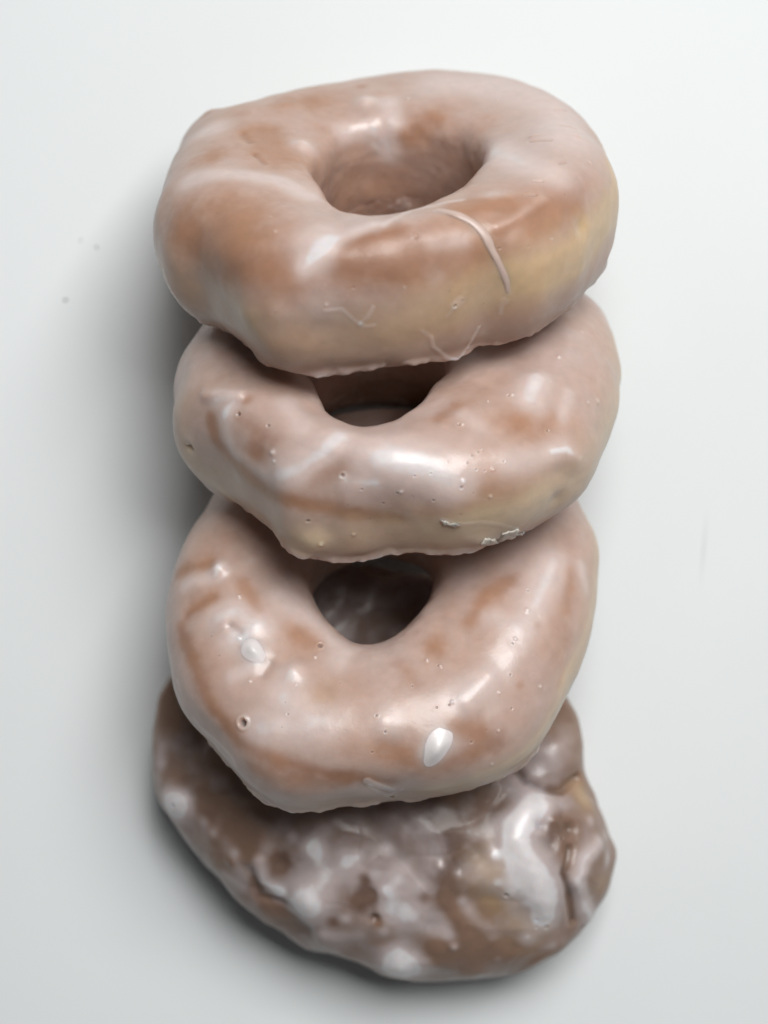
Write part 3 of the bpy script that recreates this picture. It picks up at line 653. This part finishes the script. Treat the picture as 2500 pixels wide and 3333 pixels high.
def grid_object(name, G, wrap, cols, glaze, mat, parent):
    U, V = G.shape[:2]
    VV = V if wrap else V - 1
    i = np.arange(U)[:, None]; j = np.arange(VV)[None, :]
    a = i * V + j; b = ((i + 1) % U) * V + j; c = ((i + 1) % U) * V + (j + 1) % V; d = i * V + (j + 1) % V
    q = np.stack((a, b, c, d) if wrap else (a, d, c, b), -1).reshape(-1, 4)
    pts = G.reshape(-1, 3)
    loops = q.reshape(-1); nf = len(q); nl = len(loops)
    caps = []
    if not wrap:
        pts = np.vstack((pts, G[:, 0].mean(0), G[:, -1].mean(0)))
        k = U * V
        ii = np.arange(U); nx = (ii + 1) % U
        t1 = np.stack((np.full(U, k), ii * V, nx * V), -1)
        t2 = np.stack((np.full(U, k + 1), nx * V + V - 1, ii * V + V - 1), -1)
        caps = np.vstack((t1, t2))
        cols = np.vstack((cols, cols[0], cols[-1])); glaze = np.concatenate((glaze, glaze[:1], glaze[-1:]))
    me = bpy.data.meshes.new(name)
    allloops = loops if wrap else np.concatenate((loops, caps.reshape(-1)))
    nfa = nf + (0 if wrap else len(caps))
    me.vertices.add(len(pts)); me.vertices.foreach_set('co', pts.astype(np.float32).reshape(-1))
    me.loops.add(len(allloops)); me.loops.foreach_set('vertex_index', allloops.astype(np.int32))
    st = np.arange(nf) * 4
    if not wrap: st = np.concatenate((st, nf * 4 + np.arange(len(caps)) * 3))
    me.polygons.add(nfa); me.polygons.foreach_set('loop_start', st.astype(np.int32))
    me.update(calc_edges=True)
    me.polygons.foreach_set('use_smooth', np.ones(nfa, bool))
    ca = me.color_attributes.new('tone', 'FLOAT_COLOR', 'POINT')
    ca.data.foreach_set('color', np.hstack((cols, np.ones((len(cols), 1)))).astype(np.float32).reshape(-1))
    ga = me.attributes.new('glaze', 'FLOAT', 'POINT'); ga.data.foreach_set('value', glaze.astype(np.float32))
    me.materials.append(mat); me.validate()
    o = bpy.data.objects.new(name, me); C.objects.link(o); o.parent = parent
    return o

def seg_dist(p, pts):
    """distance to a polyline, metres"""
    pts = np.array(pts) * 1e-3
    if len(pts) == 1: return np.linalg.norm(p - pts[0], axis=1)
    best = np.full(len(p), 1e9)
    for a, b in zip(pts[:-1], pts[1:]):
        ab = b - a; t = np.clip(((p - a) @ ab) / max(ab @ ab, 1e-12), 0, 1)
        best = np.minimum(best, np.linalg.norm(p - a - t[:, None] * ab, axis=1))
    return best

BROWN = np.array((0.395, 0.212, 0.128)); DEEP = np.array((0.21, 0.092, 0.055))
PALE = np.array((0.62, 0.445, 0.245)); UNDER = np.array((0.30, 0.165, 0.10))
MILK = np.array((0.665, 0.560, 0.528)); WHITE = np.array((0.72, 0.70, 0.71))

def RINGS_MID(P): return (np.mean(P['ro']) + np.mean(P['ri'])) / 2

def apply_marks(P, G, wrap, marks):
    p = G.reshape(-1, 3)
    n1 = fbm(p, 0.0045, P['seed'] + 40, 3); n2 = fbm(p, 0.016, P['seed'] + 50, 3); n3 = fbm(p, 0.0016, P['seed'] + 60, 2)
    m = P.get('mott', 1.0)
    glaze = P['glaze'] + 0.20 * m * n2 + 0.12 * m * n1
    if wrap:                                              # less milky glaze on the hole wall, painting its shade into the colour
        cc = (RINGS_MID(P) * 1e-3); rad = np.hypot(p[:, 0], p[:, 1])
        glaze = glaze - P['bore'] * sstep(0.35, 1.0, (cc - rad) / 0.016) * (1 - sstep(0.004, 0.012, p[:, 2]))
    yel = np.zeros(len(p)); bump = np.zeros(len(p)); pit = np.zeros(len(p))
    N = grid_normals(G, wrap).reshape(-1, 3)
    for kind, amp, r, soft, pts in marks:
        r *= 1e-3
        q = np.array(pts) * 1e-3; lo = q.min(0) - 2.2 * r; hi = q.max(0) + 2.2 * r
        s = np.where(np.all((p > lo) & (p < hi), axis=1))[0]
        if len(s) == 0: continue
        d = seg_dist(p[s], pts) / r
        if kind == 'p':
            if amp > 0:                                   # open bubble: a hole with a small raised lip
                w = np.exp(-(d / 0.62) ** 4); lip = np.exp(-((d - 1.15) / 0.35) ** 2)
                bump[s] += amp * 1e-3 * (-w * 0.95 + 0.22 * lip); pit[s] = np.maximum(pit[s], w)
            else:
                bump[s] += -amp * 1e-3 * np.exp(-(d / 0.8) ** 2)
                glaze[s] += 0.25 * np.exp(-(d / 0.9) ** 2)
            continue
        if kind == 'b':
            bump[s] += amp * 1e-3 * np.exp(-(d / 0.85) ** 2)
            continue
        d = d + (0.22 * n1[s] + 0.10 * n3[s]) * (1 if r > 0.001 else 0.6)
        if soft >= 1: w = np.exp(-(np.clip(d, 0, 9) / 0.85) ** 2)
        else: w = 1 - sstep(1 - 0.5 * soft, 1 + 0.5 * soft, d)
        if kind == 'g': glaze[s] += amp * w * (0.75 if amp > 0 else P.get('neg', 0.62))
        else: yel[s] += amp * w
    return glaze, yel, bump, pit, N, (n1, n2, n3)

def paint(P, p, uu, vv, wrap, glaze, yel, pit, n):
    n1, n2, n3 = n
    v = vv.reshape(-1)
    if wrap:
        # the pale belt round the outer wall where the dough never touched the oil
        dv = (np.angle(np.exp(1j * (v - R(P['belt']) - R(24) * np.clip(np.cos(uu), 0, 1).reshape(-1)))) + 0.16 * n2 + 0.05 * n1)  # lifted on the right so the belt also paints the backlit rim glow
        belt = np.exp(-(np.abs(dv) / R(P['beltw'])) ** 2.6) * P['beltamp']
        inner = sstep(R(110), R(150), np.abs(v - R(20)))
    else:
        belt = np.zeros(len(p)); inner = belt
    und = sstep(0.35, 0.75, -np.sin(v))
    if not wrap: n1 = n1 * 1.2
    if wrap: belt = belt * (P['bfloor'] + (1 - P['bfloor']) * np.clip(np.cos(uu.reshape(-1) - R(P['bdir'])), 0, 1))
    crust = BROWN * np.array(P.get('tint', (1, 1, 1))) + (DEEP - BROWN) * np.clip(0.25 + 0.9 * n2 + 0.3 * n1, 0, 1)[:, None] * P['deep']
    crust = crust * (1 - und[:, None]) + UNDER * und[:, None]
    y = 0.85 * np.clip(belt + 0.6 * yel, 0, 1)[:, None]
    dough = crust * (1 - y) + PALE * np.array(P.get('pale', (1, 1, 1))) * y
    g = np.clip(glaze, 0, 1.35)
    a = (0.80 * sstep(-0.15, 1.0, g))[:, None] * (1 - 0.75 * y)
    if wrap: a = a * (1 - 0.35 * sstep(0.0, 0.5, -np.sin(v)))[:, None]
    c = dough * (1 - a) + MILK * np.array(P.get('milk', (1, 1, 1))) * a
    w = (sstep(0.95, 1.35, g) * 0.85)[:, None]
    c = c * (1 - w) + WHITE * w
    c = c * (1 - 0.35 * pit[:, None])  # bubble pits darkened in the colour, painting the shade inside them
    return c * (1 + 0.05 * n3[:, None]), np.clip(glaze, 0, 1)

LOOK = {
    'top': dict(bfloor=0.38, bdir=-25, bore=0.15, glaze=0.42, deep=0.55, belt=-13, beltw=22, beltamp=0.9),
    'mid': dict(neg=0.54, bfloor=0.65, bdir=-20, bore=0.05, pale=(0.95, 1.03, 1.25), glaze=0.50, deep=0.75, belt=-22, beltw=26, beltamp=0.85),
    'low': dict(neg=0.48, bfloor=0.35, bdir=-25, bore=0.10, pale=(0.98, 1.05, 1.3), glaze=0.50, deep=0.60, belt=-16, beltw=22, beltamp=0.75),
    'fritter': dict(milk=(0.86, 0.89, 0.93), glaze=0.27, mott=3.0, tint=(0.62, 0.70, 0.78), deep=0.8, belt=0, beltw=1, beltamp=0),
}

def skin(o, cols):
    ca = o.data.color_attributes.new('tone', 'FLOAT_COLOR', 'POINT')
    ca.data.foreach_set('color', np.hstack((cols, np.ones((len(cols), 1)))).astype(np.float32).reshape(-1))
    ga = o.data.attributes.new('glaze', 'FLOAT', 'POINT'); ga.data.foreach_set('value', np.ones(len(cols), np.float32))

def ridge_part(r, pts, parent):
    """a raised string of glaze: a tapered tube half sunk in the surface"""
    P0 = np.array([a for a, _ in pts]) * 1e-3; N0 = np.array([b for _, b in pts])
    t = np.linspace(0, len(P0) - 1, 90); k = np.clip(t.astype(int), 0, len(P0) - 2); f = (t - k)[:, None]
    def cr(A):
        a = A[np.clip(k - 1, 0, None)]; b = A[k]; c = A[k + 1]; d = A[np.clip(k + 2, None, len(A) - 1)]
        return 0.5 * (2 * b + (c - a) * f + (2 * a - 5 * b + 4 * c - d) * f ** 2 + (3 * b - a - 3 * c + d) * f ** 3)
    X = cr(P0); Nn = cr(N0); Nn /= np.linalg.norm(Nn, axis=1, keepdims=True)
    T = np.gradient(X, axis=0); T /= np.linalg.norm(T, axis=1, keepdims=True)
    B = np.cross(T, Nn)
    s = t / t[-1]
    rad = r * 1e-3 * (0.35 + 0.65 * np.sin(np.pi * np.clip(s, 0, 1)) ** 0.5) * (1 + 0.12 * np.sin(s * 17) + 0.05 * np.sin(s * 41)) * (1 - 0.35 * s)
    K = 18; pv = []
    for i in range(len(X)):
        for a in range(K):
            an = 2 * np.pi * a / K
            pv.append(X[i] + rad[i] * (np.cos(an) * B[i] * 1.15 + (np.sin(an) * 0.42) * Nn[i]))
    fs = [(i * K + a, i * K + (a + 1) % K, (i + 1) * K + (a + 1) % K, (i + 1) * K + a) for i in range(len(X) - 1) for a in range(K)]
    fs += [tuple(range(K))[::-1], tuple((len(X) - 1) * K + a for a in range(K))]
    o = make_mesh('glaze_ridge', pv, fs, M_DRY, parent)
    skin(o, np.repeat(((0.42 * BROWN + 0.58 * MILK) * 1.0)[None], len(pv), 0))
    return o

def drop_part(r, pts, parent, surf):
    """a thick blob of white icing lying on the surface"""
    P0 = np.array([a for a, _ in pts]) * 1e-3; N0 = np.array([b for _, b in pts]).mean(0); N0 /= np.linalg.norm(N0)
    c = P0.mean(0); ax = P0[-1] - P0[0]; half = np.linalg.norm(ax) / 2
    ax = ax - N0 * (ax @ N0); ax /= np.linalg.norm(ax); bx = np.cross(N0, ax)
    pv = []; fs = []; U, V = 64, 32; r *= 1e-3
    def quad(x, y): return np.stack((np.ones_like(x), x, y, x * x, x * y, y * y), -1)
    e = surf - c; e = e[np.linalg.norm(e, axis=1) < (r + half) * 1.3]
    cf = np.linalg.lstsq(quad(e @ ax, e @ bx), e @ N0, rcond=None)[0]      # the curved crust under the drop
    for i in range(V + 1):
        ph = np.pi * i / V
        for j in range(U):
            th = 2 * np.pi * j / U
            x = np.cos(th) * np.sin(ph); y = np.sin(th) * np.sin(ph); z = np.cos(ph)
            w = 1 + 0.07 * math.sin(2 * th + 1) + 0.05 * math.sin(3 * th)
            zz = (0.42 * math.exp(-(math.sin(ph) / 0.62) ** 2) - 0.035 if z > 0 else -0.12 * (-z) ** 0.7)
            X, Y = x * (r + half * 0.9) * w, y * r * w * (0.92 - 0.14 * x)
            pv.append(c + ax * X + bx * Y + N0 * (zz * r + float(quad(np.array(X), np.array(Y)) @ cf)))
    for i in range(V):
        for j in range(U):
            fs.append((i * U + j, (i + 1) * U + j, (i + 1) * U + (j + 1) % U, i * U + (j + 1) % U))
    o = make_mesh('icing_drop', pv, fs, M_DRY, parent)
    rim = np.repeat(np.sin(np.pi * np.arange(V + 1) / V), U)          # thick white heart thinning to milky glaze
    k = sstep(0.55, 0.98, rim)[:, None]
    skin(o, np.array((0.74, 0.70, 0.69)) * (1 - k) + (0.5 * WHITE + 0.5 * MILK) * k)
    return o

def flake_part(pts, parent, seed):
    """a thin chip of dried glaze standing a little off the crust"""
    rng = np.random.default_rng(seed)
    P0 = np.array([a for a, _ in pts]) * 1e-3; N0 = np.array([b for _, b in pts]); Nm = N0.mean(0); Nm /= np.linalg.norm(Nm)
    n = len(P0); ring = []
    for i in range(n):
        a, b = P0[i], P0[(i + 1) % n]
        for t in np.linspace(0, 1, 6)[:-1]:
            ring.append(a + (b - a) * t + rng.normal(0, 0.00008, 3))
    ring = np.array(ring); m = len(ring); c = ring.mean(0)
    lift = 0.00035 + 0.0004 * rng.random(m) * 0.6
    up = ring + Nm * lift[:, None]; lo = up - Nm * 0.0004
    mid = c + (up - c) * 0.5 + Nm * 0.00025; ctr = c + Nm * 0.0008
    pv = list(up) + list(lo) + list(mid) + [ctr, c + Nm * 0.0001]
    fs = []
    for i in range(m):
        j = (i + 1) % m
        fs += [(i, j, m + j, m + i)[::-1], (i, j, 2 * m + j, 2 * m + i), (2 * m + i, 2 * m + j, 3 * m), (m + j, m + i, 3 * m + 1)]
    return make_mesh('glaze_flake', pv, fs, M_FLAKE, parent)

def pastry(key, name, label, cat, body, group=None):
    P = dict(RINGS[key]); P.update(LOOK[key]); wrap = P['kind'] == 'ring'
    U, V = (1100, 500) if wrap else (1200, 560)
    G, uu, vv = smooth_shape(P, U, V)
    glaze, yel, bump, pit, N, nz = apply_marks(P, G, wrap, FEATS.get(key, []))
    p = G.reshape(-1, 3)
    fine = 0.00006 * fbm(p, 0.0045, P['seed'] + 70, 2) + (0.0 if wrap else 1.0) * (0.0003 * fbm(p, 0.007, P['seed'] + 71, 2) - 0.00008 * np.exp(-(fbm(p, 0.011, P['seed'] + 72, 2) / 0.12) ** 2) + 0.00010)
    if wrap:                                              # the crinkled foot where the glaze ran down and set
        v = np.angle(np.exp(1j * (vv.reshape(-1) + R(P['tilt'] - 3) + 0.22 * fbm(p, 0.012, P['seed'] + 80, 2))))
        foot = np.exp(-(v / R(6)) ** 2) * np.clip(0.25 + 1.3 * fbm(p, 0.005, P['seed'] + 81, 3), 0, 1)
        fine = fine + 0.0010 * foot; glaze = glaze + 0.8 * foot
        low = sstep(R(15), R(40), -v) * (np.abs(v) < R(90))
        f3 = fbm(p, 0.003, P['seed'] + 82, 3)
        fine = fine + 0.0004 * low * f3
        glaze = glaze + 0.55 * sstep(0.22, 0.36, fbm(p, 0.0042, P['seed'] + 83, 3)) * sstep(R(0), R(30), -v) * (np.abs(v) < R(90))
        bore = sstep(0.3, 0.9, -np.cos(vv.reshape(-1)))
        fine = fine + 0.0005 * bore * fbm(p, 0.007, P['seed'] + 84, 3)
    thick = 0.00016 * np.clip(glaze, 0, 1.3)
    fade = 1.0 if wrap else np.clip(1 - (np.abs(vv.reshape(-1)) - 1.45) / 0.12, 0, 1)
    G2 = (p + N * ((bump + fine + thick) * fade)[:, None]).reshape(G.shape)
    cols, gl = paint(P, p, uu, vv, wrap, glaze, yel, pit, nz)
    root = bpy.data.objects.new(name, None); C.objects.link(root)
    root.empty_display_size = 0.01
    root['label'] = label; root['category'] = cat
    if group: root['group'] = group
    root.matrix_world = placement(P)
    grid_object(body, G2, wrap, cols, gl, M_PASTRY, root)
    q = G2.reshape(-1, 3)
    for k, (kind, r, pts) in enumerate(PARTS.get(key, [])):
        idx = [int(np.argmin(((p - np.array(a) * 1e-3) ** 2).sum(1))) for a, _ in pts]     # settle on the swollen surface
        pts = [(tuple(q[i] * 1e3), b) for i, (_, b) in zip(idx, pts)]
        if kind == 'ridge': ridge_part(r, pts, root)
        elif kind == 'drop': drop_part(r, pts, root, q)
        else: flake_part(pts, root, k + P['seed'])
    return root

# ------------------------------------------------------------------ the table top
def tabletop():
    m, nt, b = newmat('white_tabletop')
    L = nt.links.new
    tc = nt.nodes.new('ShaderNodeTexCoord')
    n = nt.nodes.new('ShaderNodeTexNoise'); n.inputs['Scale'].default_value = 9; n.inputs['Detail'].default_value = 5
    L(tc.outputs['Object'], n.inputs['Vector'])
    cr = nt.nodes.new('ShaderNodeValToRGB'); L(n.outputs['Fac'], cr.inputs['Fac'])
    cr.color_ramp.elements[0].position = 0.3; cr.color_ramp.elements[0].color = (0.72, 0.75, 0.752, 1)
    cr.color_ramp.elements[1].position = 0.7; cr.color_ramp.elements[1].color = (0.755, 0.785, 0.79, 1)
    # a faint scuff right of the pastries
    mp = nt.nodes.new('ShaderNodeMapping'); mp.vector_type = 'TEXTURE'
    mp.inputs['Location'].default_value = (0.0752, -0.0085, 0); mp.inputs['Rotation'].default_value = (0, 0, R(-5))
    mp.inputs['Scale'].default_value = (0.00055, 0.0105, 1)
    L(tc.outputs['Object'], mp.inputs['Vector'])
    gr = nt.nodes.new('ShaderNodeTexGradient'); gr.gradient_type = 'SPHERICAL'; L(mp.outputs['Vector'], gr.inputs['Vector'])
    mu = nt.nodes.new('ShaderNodeMath'); mu.operation = 'MULTIPLY'; mu.inputs[1].default_value = 0.28
    L(gr.outputs['Fac'], mu.inputs[0])
    mx = nt.nodes.new('ShaderNodeMix'); mx.data_type = 'RGBA'
    L(mu.outputs[0], mx.inputs['Factor']); L(cr.outputs['Color'], mx.inputs['A']); mx.inputs['B'].default_value = (0.30, 0.30, 0.33, 1)
    L(mx.outputs['Result'], b.inputs['Base Color'])
    inp(b, 'Roughness', 0.55); inp(b, 'Specular IOR Level', 0.25)
    n2 = nt.nodes.new('ShaderNodeTexNoise'); n2.inputs['Scale'].default_value = 600; n2.inputs['Detail'].default_value = 3
    L(tc.outputs['Object'], n2.inputs['Vector'])
    bp = nt.nodes.new('ShaderNodeBump'); bp.inputs['Strength'].default_value = 0.06; bp.inputs['Distance'].default_value = 0.0003
    L(n2.outputs['Fac'], bp.inputs['Height']); L(bp.outputs['Normal'], b.inputs['Normal'])
    w, t = 0.6, 0.02
    pts = [(-w, -w, 0), (w, -w, 0), (w, w, 0), (-w, w, 0), (-w, -w, -t), (w, -w, -t), (w, w, -t), (-w, w, -t)]
    fs = [(0, 1, 2, 3), (7, 6, 5, 4), (0, 4, 5, 1), (1, 5, 6, 2), (2, 6, 7, 3), (3, 7, 4, 0)]
    o = make_mesh('tabletop', pts, fs, m, None)
    o.data.polygons.foreach_set('use_smooth', [False] * 6)
    o['kind'] = 'structure'
    return o
tabletop()

pastry('fritter', 'apple_fritter', 'lumpy brown apple fritter with thick white icing patches under the lowest ring doughnut', 'fritter', 'glazed_dough')
pastry('low', 'glazed_doughnut', 'pinkish glazed ring doughnut lying on the fritter, with two white icing drops', 'doughnut', 'glazed_dough', 'glazed ring doughnuts leaning in a row')
pastry('mid', 'glazed_doughnut', 'glazed ring doughnut between two others, flaking glaze along its lower edge', 'doughnut', 'glazed_dough', 'glazed ring doughnuts leaning in a row')
pastry('top', 'glazed_doughnut', 'glazed ring doughnut leaning on top of the row, with a raised string of glaze', 'doughnut', 'glazed_dough', 'glazed ring doughnuts leaning in a row')

# crumbs on the table
def crumb(x, y, r, seed, label):
    rng = np.random.default_rng(seed); U, V = 20, 10; pv = []; fs = []
    ph0 = rng.random(4) * 6
    for i in range(V + 1):
        a = np.pi * i / V
        for j in range(U):
            b_ = 2 * np.pi * j / U
            s = r * (1 + 0.22 * math.sin(2 * b_ + ph0[0]) * math.sin(a) + 0.18 * math.sin(3 * b_ + 2 * a + ph0[1]))
            pv.append((s * math.sin(a) * math.cos(b_) * 1.4, s * math.sin(a) * math.sin(b_), s * 0.7 * math.cos(a)))
    z0 = min(q[2] for q in pv); pv = [(a, b_, c - z0) for a, b_, c in pv]
    for i in range(V):
        for j in range(U):
            fs.append((i * U + j, (i + 1) * U + j, (i + 1) * U + (j + 1) % U, i * U + (j + 1) % U))
    o = make_mesh('crumb', pv, fs, M_CRUMB, None); o.location = (x, y, 0); o.rotation_euler = (0, 0, ph0[2])
    o['label'] = label; o['category'] = 'crumb'; o['group'] = 'dark specks on the white table'
M_CRUMB, _nt, _b = newmat('crumb')
_n = _nt.nodes.new('ShaderNodeTexNoise'); _n.inputs['Scale'].default_value = 900
_c = _nt.nodes.new('ShaderNodeValToRGB'); _nt.links.new(_n.outputs['Fac'], _c.inputs['Fac']); _nt.links.new(_c.outputs['Color'], _b.inputs['Base Color'])
_c.color_ramp.elements[0].color = (0.10, 0.085, 0.07, 1); _c.color_ramp.elements[1].color = (0.22, 0.19, 0.16, 1)
K0 = (ZREF + CAMD) / CAMD
for px, py, rr_, sd, lb in ((142, 648, 0.00028, 1, 'darkest crumb speck on the white table left of the doughnuts, lowest of the three'),
                       (209, 534, 0.00022, 2, 'tiny faint speck on the white table nearest the left edge of the top doughnut'),
                       (174, 519, 0.00018, 3, 'faintest and highest of the three tiny specks on the table')):
    crumb((px - 829.5) * 1e-4 * K0, (1106 - py) * 1e-4 * K0, rr_, sd, lb)
